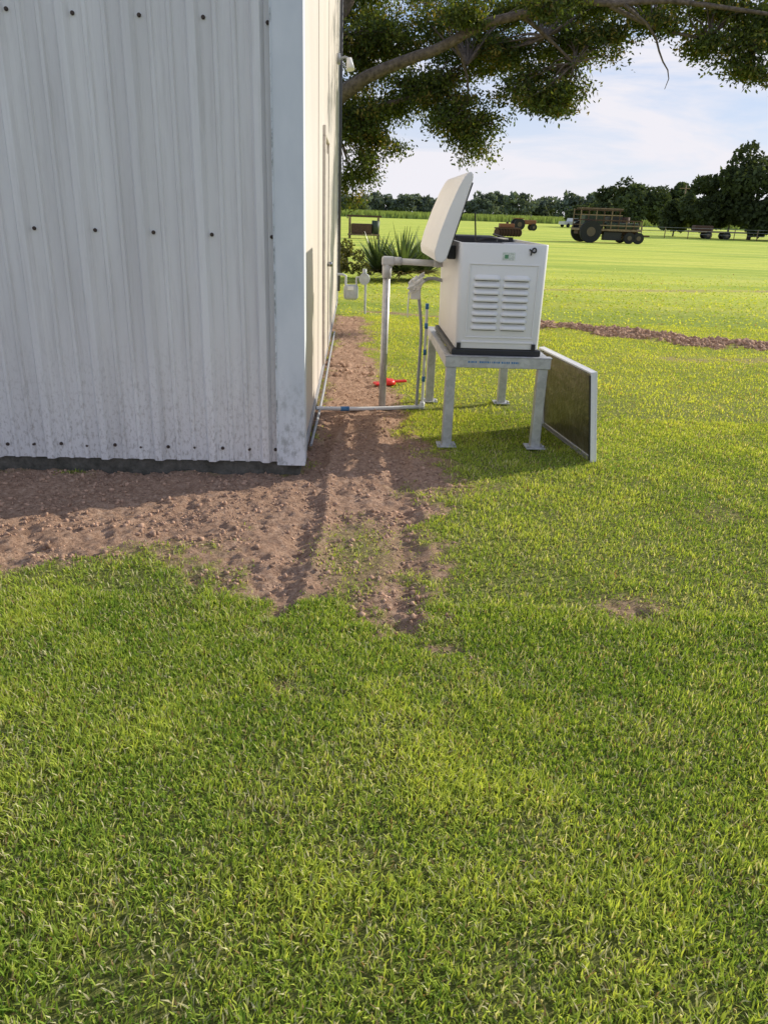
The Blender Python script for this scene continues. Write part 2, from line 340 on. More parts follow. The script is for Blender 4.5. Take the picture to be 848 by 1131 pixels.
for zr in (.17,1.45,2.52,3.8):
    k=0
    while True:
        xs=-.150-.337*k; k+=1
        if xs<-WID+.2: break
        xl=[xs,xs-.17] if zr<.3 else [xs]
        for q in xl:
            q+=random.uniform(-.006,.006)
            mt=Matrix.Translation((q-.004,-.008,zr+random.uniform(-.006,.006)))@Matrix.Rotation(R(90),4,'X')
            bmesh.ops.create_cone(bm,cap_ends=True,segments=6,radius1=.008,radius2=.008,depth=.014,matrix=mt)
            bmesh.ops.create_cone(bm,cap_ends=True,segments=12,radius1=.011,radius2=.011,depth=.004,matrix=mt@Matrix.Translation((0,0,-.004)))
bm_obj('wall_screws',bm,SCR,B)
GREYM=simple('grey_fixture',(.35,.36,.37),.4,.3); WHT=simple('white_plastic',(.75,.75,.74),.4,var=.05)
cyl('conduit_riser',(.045,LEN-.12,.3),(.045,LEN-.12,EAVE-.1),.022,simple('dark_conduit',(.08,.08,.085),.5),B)
lf=empty('wall_light_fixture',(0,0,0)); lf.parent=B
cyl('fixture_base',(.02,7.4,3.55),(.07,7.4,3.55),.07,GREYM,lf); tubes('fixture_arm',[[(.06,7.4,3.55,.014),(.15,7.4,3.60,.014),(.19,7.4,3.55,.014)]],GREYM,lf)
cyl('fixture_lamp',(.19,7.4,3.56),(.21,7.36,3.42),.035,WHT,lf,r2=.06)

# ---------------------------------------------------------------- generator on its stand
def enamel(name,c):
    t=NT(name); b=t.ramp(t.noise(5,3),[(.3,tuple(v*.95 for v in c)),(.7,c)])
    b=t.mix(t.ramp(t.noise(30,5,rough=.7),[(.60,0),(.85,.25)]),b,(.45,.42,.36))
    t.l(b,t.b.inputs['Base Color']); t.b.inputs['Roughness'].default_value=.38; t.bump(t.noise(220,2),.0006,.5); return t.m
EN=enamel('bisque_enamel',(.83,.81,.785))
t=NT('galvanised_steel'); v=t.n('ShaderNodeTexVoronoi'); v.inputs['Scale'].default_value=45; t.l(t.tc.outputs['Object'],v.inputs[0])
c=t.mix(.5,t.ramp(v.outputs['Color'],[(.2,(.42,.43,.44)),(.8,(.58,.59,.60))]),t.ramp(t.noise(8,5),[(.3,(.38,.37,.36)),(.7,(.62,.61,.60))]))
t.l(c,t.b.inputs['Base Color']); t.b.inputs['Metallic'].default_value=.5; t.b.inputs['Roughness'].default_value=.48; GAL=t.m
BLK=simple('black_plastic',(.018,.018,.02),.5); ENG=simple('engine_black',(.03,.03,.032),.45,.3,scale=30); ALU=simple('cast_aluminium',(.35,.35,.35),.4,.8); RED=simple('red_paint',(.75,.03,.02),.4); BLU=simple('blue_ink',(.06,.2,.42),.6)
G=empty('standby_generator',(.395,5.43,0),R(2.6))
ST=empty('steel_stand'); ST.parent=G
SW=.75;SL=1.52
box('front_beam',(0,0,.597),(SW,.05,.672),GAL,ST,bevel=.004); box('rear_beam',(0,SL-.05,.597),(SW,SL,.672),GAL,ST,bevel=.004)
box('left_beam',(0.002,.052,.597),(.052,SL-.052,.670),GAL,ST,bevel=.004); box('right_beam',(SW-.052,.052,.597),(SW-.002,SL-.052,.670),GAL,ST,bevel=.004)
box('beam_flange',(-.006,-.006,.6725),(SW+.006,.07,.679),GAL,ST,bevel=.002)
for i,yy_ in enumerate((.45,.95,1.3)): box('cross_bar_%d'%(i+1),(.054,yy_,.61),(SW-.054,yy_+.05,.668),GAL,ST,bevel=.003)
for i,(a,b) in enumerate(((.012,.012),(SW-.082,.012),(.012,SL-.082),(SW-.082,SL-.082))):
    box('leg_%d'%(i+1),(a,b,.012),(a+.07,b+.07,.596),GAL,ST,bevel=.005); box('foot_plate_%d'%(i+1),(a-.035,b-.035,0.012),(a+.105,b+.105,.0215),GAL,ST,bevel=.002)
    for s1 in (-.02,.09): cyl('foot_bolt_%d_%d'%(i+1,int(s1>0)),(a+s1,b-.02,.0215),(a+s1,b-.02,.04),.009,GAL,ST,seg=6)
xs=.16
for i in range(30):
    w=random.choice((.005,.008,.011))
    if i in (5,6,13,19,25): xs+=.008; continue
    box('stencil_mark_%d'%i,(xs,-.0015,.632),(xs+w,-.0003,.645),BLU,ST); xs+=w+.005
bx0,bx1,by0,by1,bz0,bz1=.055,.665,.05,1.25,.725,1.43
box('base_tray',(bx0-.012,by0-.012,.679),(bx1+.012,by1+.012,.722),BLK,G,bevel=.008)
bm=bmesh.new(); bmesh.ops.create_cube(bm,size=1)
for v_ in bm.verts:
    top=v_.co.z>0
    v_.co=Vector(((bx0+.012*(not top)) if v_.co.x<0 else (bx1-.004*(not top)),by0 if v_.co.y<0 else by1,bz1 if top else bz0))
bmesh.ops.bevel(bm,geom=[e for e in bm.edges if abs(e.verts[0].co.z-e.verts[1].co.z)>.3],offset=.035,segments=5,affect='EDGES',profile=.5)
bmesh.ops.delete(bm,geom=[f for f in bm.faces if all(v.co.z>bz1-.01 for v in f.verts) or all(v.co.z<bz0+.01 for v in f.verts)],context='FACES_ONLY')
enc=bm_obj('enclosure_shell',bm,EN,G)
for p in enc.data.polygons: p.use_smooth=True
md=enc.modifiers.new('s','SOLIDIFY'); md.thickness=.018; md.offset=-1
md=enc.modifiers.new('b','BEVEL'); md.width=.004; md.segments=2; md.limit_method='ANGLE'
try: enc.data.set_sharp_from_angle(angle=R(30))
except Exception: pass
cx_=(bx0+bx1)/2
fy=by0
def frame(nm,x0,x1,z0,z1,w,y0,y1,mat):
    box(nm+'_t',(x0,y0,z1-w),(x1,y1,z1),mat,G,bevel=.003);box(nm+'_b',(x0,y0,z0),(x1,y1,z0+w),mat,G,bevel=.003)
    box(nm+'_l',(x0,y0,z0+w+.0005),(x0+w,y1,z1-w-.0005),mat,G,bevel=.003);box(nm+'_r',(x1-w,y0,z0+w+.0005),(x1,y1,z1-w-.0005),mat,G,bevel=.003)
frame('panel_bead',bx0+.075,bx1-.055,.80,1.30,.010,fy-.006,fy-.0005,EN)
box('lower_bead',(bx0+.05,fy-.008,.765),(bx1-.05,fy-.0005,.778),EN,G,bevel=.003)
SLOT=simple('louver_slot',(.10,.10,.105),.8)
def louver(nm,x0,x1,z0,h=.036,d=.020):
    bm=bmesh.new(); n=14; secs=[]
    for i in range(n+1):
        u=i/n; xx_=x0+(x1-x0)*u; e=min(1,min(u,1-u)*7); e=math.sin(e*math.pi/2)
        dd=d*e; hh=h*(.55+.45*e)
        sec=[(xx_,fy-.0003,z0+hh),(xx_,fy-dd*.55,z0+hh*.72),(xx_,fy-dd*.95,z0+hh*.35),(xx_,fy-dd,z0+.002),(xx_,fy-dd*.8,z0)]
        secs.append([bm.verts.new(s_) for s_ in sec])
    for a,b in zip(secs[:-1],secs[1:]):
        for j in range(4): bm.faces.new((a[j],a[j+1],b[j+1],b[j]))
    for s_ in (secs[0],secs[-1]): bm.faces.new(s_)
    bm_obj(nm,bm,EN,G,True)
    box(nm+'_slot',(x0+.012,fy-.0022,z0-.006),(x1-.012,fy-.0008,z0+.010),SLOT,G)
for r_ in range(8):
    z0=.858+r_*.0475
    louver('louver_L%d'%r_,cx_-.195,cx_-.008,z0); louver('louver_R%d'%r_,cx_+.008,cx_+.195,z0)
box('rating_label',(cx_-.01,fy-.0025,1.325),(cx_+.075,fy-.0008,1.375),simple('label_paper',(.62,.66,.60),.5,var=.3,scale=90),G)
box('rating_label_mark',(cx_+.005,fy-.0036,1.335),(cx_+.03,fy-.0027,1.36),simple('label_green',(.1,.28,.14),.5),G)
tubes('lid_strap',[[(.53,fy-.004,1.40,.005),(.555,fy-.012,1.375,.006),(.575,fy-.014,1.385,.006),(.57,fy-.012,1.41,.005),(.545,fy-.01,1.405,.005),(.54,fy-.012,1.36,.005)]],BLK,G)
for sx_ in (bx0+.035,bx1-.045): box('base_latch_%d'%int(sx_*100),(sx_-.014,fy-.016,.722),(sx_+.014,fy-.0005,.765),BLK,G,bevel=.003)
box('engine_block',(.13,.18,.75),(.58,.62,1.34),ENG,G,bevel=.03); box('alternator_housing',(.16,.68,.75),(.56,1.15,1.30),ENG,G,bevel=.04)
cyl('air_cleaner',(.2,.35,1.36),(.47,.35,1.36),.07,BLK,G); box('control_box',(.12,.86,1.28),(.45,1.2,1.455),BLK,G,bevel=.015)
box('valve_cover',(.38,.2,1.30),(.56,.42,1.43),ALU,G,bevel=.02); cyl('oil_filler',(.30,.2,1.3),(.30,.2,1.425),.018,RED,G)
tubes('wiring_loom',[[(.15,.3,1.38,.008),(.2,.25,1.455,.008),(.35,.28,1.46,.008),(.5,.5,1.44,.008),(.42,.9,1.47,.008)],[(.25,.6,1.3,.006),(.22,.5,1.5,.006),(.2,.45,1.62,.005)]],BLK,G)
box('rim_seal',(bx0+.03,by1-.045,1.40),(bx1-.03,by1-.02,1.445),BLK,G)
A=Vector((-.085,1.30)); Bp=Vector((.095,1.865)); ax=(Bp-A).normalized(); nn=Vector((-ax.y,ax.x)); Ln=(Bp-A).length
pr=[(0,-.02),(.0,.02),(.05,.048),(.16,.056),(.34,.052),(.48,.040),(.56,.026),(Ln,.008),(Ln,-.016),(Ln-.03,-.030),(.03,-.044)]
P2=[((A+ax*a+nn*b).x,(A+ax*a+nn*b).y) for a,b in pr]
lid=extrude_poly('open_lid',P2,.035,1.265,EN,G,bevel=.006)
P3=[((A+ax*a+nn*b).x,(A+ax*a+nn*b).y) for a,b in ((.05,-.046),(.54,-.035),(.54,-.044),(.05,-.054))]
extrude_poly('lid_foam_liner',P3,.07,1.23,ENG,G)
for yy_ in (.25,1.0): box('lid_hinge_%d'%int(yy_*100),(.0,yy_,1.31),(.054,yy_+.07,1.40),BLK,G,bevel=.004)
cyl('lid_stay',(.09,1.1,1.38),(.16,1.16,1.66),.006,ALU,G)

# removed access panel leaning on the stand
PN=empty('generator_access_panel',(0,0,0))
b0=Vector((1.475,5.20,.0)); b1=Vector((1.30,6.22,.0)); t0=Vector((1.395,5.185,.64))
ex=(b1-b0).normalized(); ez=(t0-b0).normalized(); eyy=ez.cross(ex).normalized()
Lx=(b1-b0).length; Lz=(t0-b0).length
mm=Matrix((ex,eyy,ez)).transposed().to_4x4(); mm.translation=b0+Vector((0,0,.004)); PN.matrix_world=mm
sgn=1 if eyy.x>0 else -1
t=NT('foil_faced_inner_liner'); c=t.ramp(t.noise(5,6,stretch=(1,1,2.5)),[(.3,(.10,.085,.055)),(.6,(.20,.17,.12)),(.8,(.36,.33,.27))]); t.l(c,t.b.inputs['Base Color']); t.b.inputs['Metallic'].default_value=.6; t.b.inputs['Roughness'].default_value=.30; t.b.inputs['Specular IOR Level'].default_value=.9; t.bump(t.noise(18,4,rough=.6),.012,.8); FOAM=t.m
def yb(a,b): return (min(a*sgn,b*sgn),max(a*sgn,b*sgn))
y_=yb(0,.012); box('outer_skin',(0.001,y_[0],.001),(Lx,y_[1],Lz),EN,PN,bevel=.003)
y_=yb(-.004,-.012); box('foam_liner',(.03,y_[0],.03),(Lx-.03,y_[1],Lz-.03),FOAM,PN,bevel=.004)
y_=yb(-.035,-.0005)
box('near_flange',(0,y_[0],0),(.012,y_[1],Lz),EN,PN,bevel=.002); box('far_flange',(Lx-.012,y_[0],0),(Lx,y_[1],Lz),EN,PN,bevel=.002)
y_=yb(-.044,-.0355); box('near_gasket',(-.001,y_[0],.02),(.014,y_[1],Lz-.02),BLK,PN,bevel=.002)
y_=yb(-.035,-.0005)
box('top_flange',(.0125,y_[0],Lz-.012),(Lx-.0125,y_[1],Lz),EN,PN,bevel=.002); box('bottom_flange',(.0125,y_[0],0),(Lx-.0125,y_[1],.012),ALU,PN,bevel=.002)

# ---------------------------------------------------------------- conduit post and piping
PC=simple('grey_pvc',(.48,.49,.49),.45,var=.1); WP=simple('white_pvc',(.72,.72,.70),.4,var=.08)
CP=empty('conduit_post',(0,0,0))
cyl('post_pipe',(-.05,6.57,-.05),(-.045,6.57,1.17),.030,GAL,CP); cyl('post_coupling',(-.045,6.57,1.10),(-.045,6.57,1.22),.038,PC,CP)
box('elbow_body',(-.090,6.53,1.195),(.015,6.61,1.27),PC,CP,bevel=.02,seg=4)
cyl('cross_pipe',(0.0,6.57,1.235),(.47,6.55,1.225),.025,PC,CP); cyl('cross_coupling',(.01,6.57,1.235),(.07,6.568,1.235),.032,PC,CP); cyl('cross_coupling_far',(.33,6.556,1.229),(.38,6.554,1.228),.032,PC,CP)
FC=empty('flexible_conduit',(0,0,0))
tubes('flex_tube',[[(.25,6.59,.04,.014),(.255,6.59,.4,.014),(.265,6.58,.7,.014),(.22,6.56,.98,.014),(.235,6.55,1.08,.014),(.33,6.54,1.13,.014),(.47,6.5,1.08,.014)]],simple('flex_grey',(.33,.34,.35),.5,scale=60),FC)
tubes('pvc_riser',[[(.30,6.60,.03,.012),(.30,6.60,.9,.012)]],WP,FC,smooth=False)
for i,zz in enumerate((.25,.48,.70,.86)): cyl('blue_tape_%d'%i,(.30,6.60,zz),(.30,6.60,zz+.045),.015,BLU,FC)
bm=bmesh.new(); bmesh.ops.create_icosphere(bm,subdivisions=3,radius=1)
for v_ in bm.verts:
    q=v_.co; k=1+.9*(float(vn(np.array(q.x*2.9+9),np.array(q.y*2.9+q.z*3.7+4),2))-.5)+.16*math.sin(11*q.z+5*q.x)
    v_.co=Vector((q.x*.085*k,q.y*.05*k,q.z*.045*k+.03*q.x))
o=bm_obj('plastic_wrap',bm,WP,FC); o.location=(.20,6.52,1.07); o.rotation_euler=(0,R(-35),0)
box('junction_box',(.155,6.54,.94),(.235,6.60,1.03),WP,FC,bevel=.008)
tubes('hanging_strap',[[(.15,6.52,1.03,.006),(.13,6.5,.9,.006),(.14,6.5,.8,.004)]],WP,FC)
GP=empty('ground_conduit_run',(0,0,0))
tubes('run_pipe',[[(-.60,6.32,.05,.017),(-.3,6.42,.03,.017),(.0,6.50,.027,.017),(.30,6.60,.027,.017)]],WP,GP); cyl('run_elbow',(.27,6.59,.027),(.305,6.602,.027),.024,WP,GP); cyl('blue_band',(-.40,6.385,.037),(-.33,6.41,.034),.020,BLU,GP); cyl('run_riser',(.30,6.60,.01),(.30,6.60,.07),.022,WP,GP)
tubes('wall_side_pipe',[[(-.54,5.3,.03,.011),(-.57,6.5,.035,.011),(-.67,8.5,.03,.011),(-.77,10.8,.04,.011)]],simple('dull_pipe',(.35,.35,.35),.6),GP)
RD=empty('red_funnel_tool',(-.0,7.6,0),R(20))
cyl('cup',(0,0,.01),(0,0,.055),.075,RED,RD,r2=.055); box('handle',(.06,-.02,.02),(.19,.02,.045),RED,RD,bevel=.01); box('tray',(-.15,-.06,.008),(-.03,.05,.03),RED,RD,bevel=.01); cyl('spout',(-.02,.02,.05),(-.05,.05,.12),.018,RED,RD,r2=.008)
GM=empty('gas_meter',(-.68,13.3,0))
MG=simple('meter_grey',(.45,.47,.48),.45)
box('meter_body',(-.12,-.09,.22),(.12,.09,.46),MG,GM,bevel=.05,seg=4); box('index_window',(-.05,-.1,.38),(.05,-.088,.44),WHT,GM,bevel=.004)
tubes('inlet_pipe',[[(-.09,0,.42,.02),(-.09,0,.6,.02),(-.14,0,.62,.02),(-.24,0,.62,.02)],[(.09,0,.42,.02),(.09,0,.58,.02),(.22,0,.6,.02),(.24,0,.45,.02),(.24,0,-.02,.02)]],MG,GM,smooth=False)
cyl('regulator',(.22,-.06,.56),(.22,.06,.56),.09,MG,GM); cyl('regulator_cap',(.22,0,.6),(.22,0,.72),.035,MG,GM)

# ---------------------------------------------------------------- live oak
BARK=simple('oak_bark',(.15,.12,.095),.9,var=.45,scale=14,bump=.02,spec=.15)
OK=empty('live_oak_tree',(0,0,0))
limb1=[(-2.4,17.6,-.1,.50),(-2.3,17.4,1.6,.42),(-1.9,17.0,3.0,.32),(-.95,16.0,3.75,.12),(.0,15.6,4.1,.098),(.75,15.3,4.28,.088),(1.3,15.1,4.62,.08),(2.1,14.9,4.75,.07),(2.7,14.8,5.0,.062),(3.4,14.7,4.85,.055),(4.2,14.6,4.97,.045),(5.5,14.5,4.8,.032),(6.9,14.3,4.65,.018)]
limb2=[(-1.95,17.0,3.0,.28),(-1.4,17,5.2,.22),(0,16.8,6.6,.16),(2.5,16.2,7.3,.1),(4.6,15.6,7.0,.05)]
limb3=[(-1.95,17.1,2.8,.18),(-1.1,16.8,3.3,.08),(-.3,16.5,3.5,.05),(.6,16.2,3.75,.035),(1.5,15.9,3.6,.018)]
limb4=[(-2.2,17.3,2.6,.3),(-3.6,17.8,4.6,.2),(-5.5,18,6.5,.12),(-7,18.2,7,.05)]
limb5=[(2.0,15.0,4.75,.04),(2.5,15.2,4.5,.03),(3.0,15.2,4.1,.018)]
limb6=[(3.6,14.6,4.85,.03),(4.15,14.7,4.6,.02),(4.35,14.8,4.15,.014),(4.6,14.8,3.9,.009),(4.5,14.8,3.7,.005)]
limb7=[(.9,15.3,4.4,.035),(1.2,15.6,4.1,.025),(1.3,15.8,3.4,.015),(1.4,15.8,2.7,.007)]
limb8=[(3.4,14.7,4.85,.04),(4.2,15.0,4.6,.03),(5.2,15,4.5,.022),(5.9,14.8,4.2,.012)]
limbs=[limb1,limb2,limb3,limb4,limb5,limb6,limb7,limb8]
dens=[]
for l in limbs:
    for a,b in zip(l[:-1],l[1:]):
        for u in np.linspace(0,1,6): dens.append([a[i]*(1-u)+b[i]*u for i in range(3)])
dens=np.array(dens)
clumps=[(-.55,17.3,4.75,1.0,.9,.60,430),(-.9,17.6,5.6,1.1,1.2,.5,220),(.45,16.6,3.80,.90,.8,.38,260),(1.05,16.8,4.45,.95,.7,.34,220),(.9,14.9,4.75,.7,.4,.22,70),
(1.38,15.8,2.95,.44,.5,.58,170),(1.0,15.8,3.40,.52,.6,.38,130),(2.6,15.6,3.80,.85,.7,.40,290),(2.15,16.1,4.4,1.0,.8,.30,250),(3.2,15.6,4.45,.65,.6,.30,150),(2.3,14.4,4.8,.8,.4,.2,70),
(1.35,17.0,5.15,1.4,1.1,.36,320),(2.9,16.6,5.15,1.15,.9,.30,260),(4.2,16.2,5.30,1.0,.8,.30,220),(5.4,15.4,4.95,1.0,.7,.32,240),(5.9,14.9,4.2,.55,.45,.36,150),(6.6,15.2,4.95,.85,.7,.45,230),(5.0,15.1,4.5,.5,.4,.2,60),(7.2,15.3,4.6,.6,.7,.4,100),(4.3,15.2,4.75,.6,.5,.16,70),
(-.6,16.6,3.15,.55,.6,.50,150),(-.75,16.8,2.35,.32,.5,.60,120),(.0,16.6,3.45,.55,.6,.26,80),(-.35,16.7,2.85,.4,.4,.3,50),(-.95,17.6,3.8,.5,.8,.7,120),
(0,16.6,6.6,2.4,2.4,.8,120),(3.6,15.8,6.9,2.6,2.2,.8,120),(-3.6,17.8,6.3,2.6,2.2,1.2,120),(-6,18,6.9,2,2,1,60),(6.5,14.9,6.1,1.6,1.4,.5,60)]  # unseen clumps above the frame, most of them added for shading
paths=[list(l) for l in limbs]; LV=[];LC=[]
def leafset(cen,dirs,n,spread,size,basecol):
    p=cen+rng.normal(0,1,(n,3))*spread
    a=rng.normal(0,1,(n,3)); a/=np.linalg.norm(a,axis=1)[:,None]; a=a*.8+dirs*.6; a/=np.linalg.norm(a,axis=1)[:,None]
    b=rng.normal(0,1,(n,3)); b-=a*(a*b).sum(1)[:,None]; b/=np.linalg.norm(b,axis=1)[:,None]
    s=rng.uniform(.7,1.3,n)[:,None]*size
    q=np.stack([p-a*s,p+b*s*.45,p+a*s,p-b*s*.45],1)
    c=np.clip(np.array(basecol)[None]*rng.uniform(.55,1.5,(n,1)),0,1)
    return q,np.repeat(c[:,None],4,1)
for (a,b,c,ra,rb,rc,nt) in clumps:
    cen=np.array([a,b,c]); dd=((dens-cen)**2).sum(1)+rng.random(len(dens))*.15; root=dens[np.argmin(dd)]
    nb=max(4,nt//15); ends=[]
    for j in range(nb):
        u=rng.normal(0,1,3); u/=np.linalg.norm(u); e=cen+u*np.array([ra,rb,rc])*rng.uniform(.25,1.1)
        mid=(root+e)/2+rng.normal(0,.12,3)+np.array([0,0,.08])
        paths.append([(*root,.022),(*mid,.013),(*e,.006)]); ends.append((mid,e))
    for j in range(nt):
        q=ends[int(rng.integers(nb))]; u=rng.normal(0,1,3); u/=np.linalg.norm(u)
        e=q[1]+u*np.array([ra*.8+.15,rb*.8+.15,rc*.8+.12])*rng.uniform(.05,.50)
        st=q[0]*(.25)+q[1]*.75
        if j%3==0:
            mid=(st+e)/2+np.array([0,0,.05])+rng.normal(0,.04,3); paths.append([(*st,.006),(*mid,.004),(*e,.002)])
        dr=(e-st); dr/=np.linalg.norm(dr)+1e-6; dr=dr+np.array([0,0,-.3])
        warm=rng.random()
        bc=(.065,.095,.022) if warm<.55 else ((.12,.145,.03) if warm<.88 else (.20,.16,.045))  # lighter yellow tone paints sunlit twigs into the leaf colour, picked at random
        nl=int(rng.integers(18,34)); q4,c4=leafset(e,dr,nl,np.array([.12,.12,.07]),.038,bc); LV.append(q4);LC.append(c4)
tubes('trunk_and_branches',paths,BARK,OK,res=2,bevres=1)
V=np.concatenate(LV).reshape(-1,3);C=np.concatenate(LC).reshape(-1,3)
LM=leafmat('oak_leaf',.42,.02,.5,(1.5,1.4,.45))
np_mesh('foliage',V,np.arange(len(V)).reshape(-1,4),LM,OK,col=C)

# ---------------------------------------------------------------- distant trees
def crown(cx,cy,z0,w,h,nb,nl,size,base):
    V=[];C=[]
    for j in range(nb):
        u=rng.uniform(-1,1); v=rng.uniform(-1,1); zz=rng.uniform(.2,.92)
        lim=math.sqrt(max(.05,1-((zz-.45)/.6)**2)); c=np.array([cx+u*w*.5*lim,cy+v*w*.4*lim,z0+zz*h])
        r=np.array([rng.uniform(.14,.25)*w,rng.uniform(.12,.24)*w,rng.uniform(.10,.18)*h]); n=nl//nb
        d=rng.normal(0,1,(n,3)); d/=np.linalg.norm(d,axis=1)[:,None]; p=c+d*r*rng.uniform(.6,1.10,(n,1))
        p[:,2]=np.maximum(p[:,2],z0+.3*min(1,h*.3))
        a=rng.normal(0,1,(n,3));a/=np.linalg.norm(a,axis=1)[:,None]; b=np.cross(a,rng.normal(0,1,(n,3))); b/=np.linalg.norm(b,axis=1)[:,None]
        s=size*rng.uniform(.6,1.4,(n,1)); V.append(np.stack([p-a*s,p+b*s*.6,p+a*s,p-b*s*.6],1))
        k=rng.uniform(.7,1.3); C.append(np.repeat((np.array(base)*k*rng.uniform(.7,1.3,(n,1)))[:,None],4,1))
    return np.concatenate(V),np.concatenate(C)
FL=leafmat('distant_leaf',.3)
def trees(name,specs,size,base,nl):
    E=empty(name); V=[];C=[];pp=[]
    for (cx,cy,w,h,skirt) in specs:
        v,c=crown(cx,cy,skirt,w,h-skirt,26,nl,size,base); V.append(v);C.append(c)
        pp.append([(cx,cy,-.1,.025*h),(cx+.1,cy,h*.35,.02*h),(cx,cy,h*.6,.008*h)])
        for k in range(4):
            an=rng.uniform(0,6.28); pp.append([(cx,cy,h*.25,.012*h),(cx+math.cos(an)*w*.15,cy+math.sin(an)*w*.15,h*.45,.008*h),(cx+math.cos(an)*w*.25,cy+math.sin(an)*w*.25,h*.6,.003*h)])
    V=np.concatenate(V).reshape(-1,3);C=np.concatenate(C).reshape(-1,3)
    np_mesh('foliage',V,np.arange(len(V)).reshape(-1,4),FL,E,col=C); tubes('trunks',pp,BARK,E,res=2,bevres=1); return E
trees('tree_grove',[(37.5,98,6,7.4,0),(41.5,96,8,9.8,0),(48,97,9,9.4,0),(54,99,10,9.0,0),(60,99,10,9.2,0),(68,100,12,9,0),(35,103,4,4.2,0),(78,104,12,10,0),(45,93,7,5,0),(52,93,8,5,0),(58,94,8,5.5,0)],.27,(.07,.09,.045),6000)
trees('roadside_trees',[(40,175,6,4.5,.0),(44,165,7,7.8,.2),(47.5,160,9,9.6,.2),(56,162,4.5,8.4,1.0),(61,165,7,5.5,.2),(69,170,10,8,.3)],.38,(.08,.105,.055),3800)
sp_=[]
xq=-60
while xq<120:
    hh=6.0+6.5*vn(np.array(xq*.06),np.array(.5),1)+rng.uniform(-1,1.2)+(2.2 if xq>42 else 0); w=rng.uniform(9,15)
    sp_.append((xq,390+rng.uniform(-12,25),w,float(hh),.0)); xq+=rng.uniform(4,8)
sp_+=[(130,420,16,11,.1),(150,430,20,12,.1),(175,430,22,12,.1),(200,440,22,13,.1),(230,440,26,12,.1),(260,440,26,12,.1),(290,440,26,12,.1)]
trees('distant_tree_line',sp_,.9,(.14,.175,.14),1100)  # paler, bluish leaf colour has the distance haze painted in
n=20000; px=rng.uniform(-60,130,n); py=rng.uniform(255,285,n); hh=rng.uniform(1.2,2.4,n)
d=rng.normal(0,.25,(n,2)); V=np.stack([np.stack([px-.4,py,0*px],1),np.stack([px+.4,py,0*px],1),np.stack([px+.1+d[:,0],py+d[:,1],hh],1)],1)
C=np.repeat((np.array([.30,.38,.12])*rng.uniform(.6,1.3,(n,1)))[:,None],3,1)
np_mesh('crop_field_strip',V.reshape(-1,3),np.arange(n*3).reshape(-1,3),FL,col=C.reshape(-1,3))

# ---------------------------------------------------------------- yucca plants
YM=leafmat('yucca_leaf',.3,.05,.35)
for (yx,yy_,sc) in ((-.35,20.6,1.3),(.25,20.2,1.45),(.80,20.8,1.25)):
    n=230; V=[];C=[]
    for i in range(n):
        az=rng.uniform(0,6.28); el=math.asin(rng.uniform(.02,1)); Ln=rng.uniform(.6,.9)*sc; w=.030
        d=np.array([math.cos(az)*math.cos(el),math.sin(az)*math.cos(el),math.sin(el)]); s=np.array([-math.sin(az),math.cos(az),0])*w
        b=np.array([yx,yy_,.12*sc]); m_=b+d*Ln*.5; tp=b+d*Ln+np.array([0,0,-.12*math.cos(el)])
        V+= [b-s*.6,b+s*.6,m_+s,m_-s, m_-s,m_+s,tp+s*.1,tp-s*.1]; c=np.array([.15,.21,.09])*rng.uniform(.4,1.4) if el>.25 else np.array([.30,.24,.12])*rng.uniform(.6,1.2); C+=[c]*8
    np_mesh('yucca_plant',np.array(V),np.arange(len(V)).reshape(-1,4),YM,col=np.array(C))
V,C=crown(-1.0,19.5,0,.9,1.1,12,2400,.035,(.13,.13,.05)); np_mesh('shrub',V.reshape(-1,3),np.arange(len(V)*4).reshape(-1,4),LM,col=C.reshape(-1,3))

# ---------------------------------------------------------------- farm machinery
RUST=simple('rusty_steel',(.10,.055,.035),.8,.2,var=.4); WOOD=simple('weathered_wood',(.24,.17,.10),.85,var=.35,scale=6); TYRE=simple('tyre_rubber',(.02,.02,.02),.85); ORG=simple('faded_orange_paint',(.26,.10,.04),.6); OLV=simple('dull_green',(.04,.06,.035),.6); HUB=simple('dusty_hub',(.12,.09,.06),.7)
def wheel(nm,x_,y_,r_,w_,par,mat=TYRE):
    cyl(nm,(x_,y_-w_/2,r_),(x_,y_+w_/2,r_),r_,mat,par,seg=28); cyl(nm+'_hub',(x_,y_-w_/2-.02,r_),(x_,y_+w_/2+.02,r_),r_*.42,HUB,par)
FW=empty('farm_wagon',(16.0,62,0),R(4))
for i,(a,b) in enumerate(((-1.55,-1.15),(1.5,-.95),(2.2,-.95),(-1.55,1.15),(1.5,.95),(2.2,.95))): wheel('wheel_%d'%i,a,b,.78 if a<0 else .40,.34 if a<0 else .26,FW)
box('deck',(-2.4,-.95,.85),(2.4,.95,1.0),WOOD,FW); box('chassis',(-2.3,-.5,.6),(2.3,.5,.845),RUST,FW); box('axle_front',(1.45,-.8,.35),(1.6,.8,.5),RUST,FW); box('axle_rear',(-1.63,-1.0,.7),(-1.47,1.0,.84),RUST,FW)
for i in range(9):
    xq=-2.35+i*.585
    for s_ in (-.92,.88): box('stake_%d_%d'%(i,int(s_>0)),(xq,s_,1.0),(xq+.07,s_+.06,2.35 if i<6 else 1.6),RUST if i%2 else WOOD,FW)
for j,zz in enumerate((1.2,1.55,1.9,2.25)):
    for s_ in (-.97,.945): box('rail_%d_%d'%(j,int(s_>0)),(-2.35,s_,zz),(2.4 if j<2 else .8,s_+.03,zz+.08),RUST if j%2 else WOOD,FW)
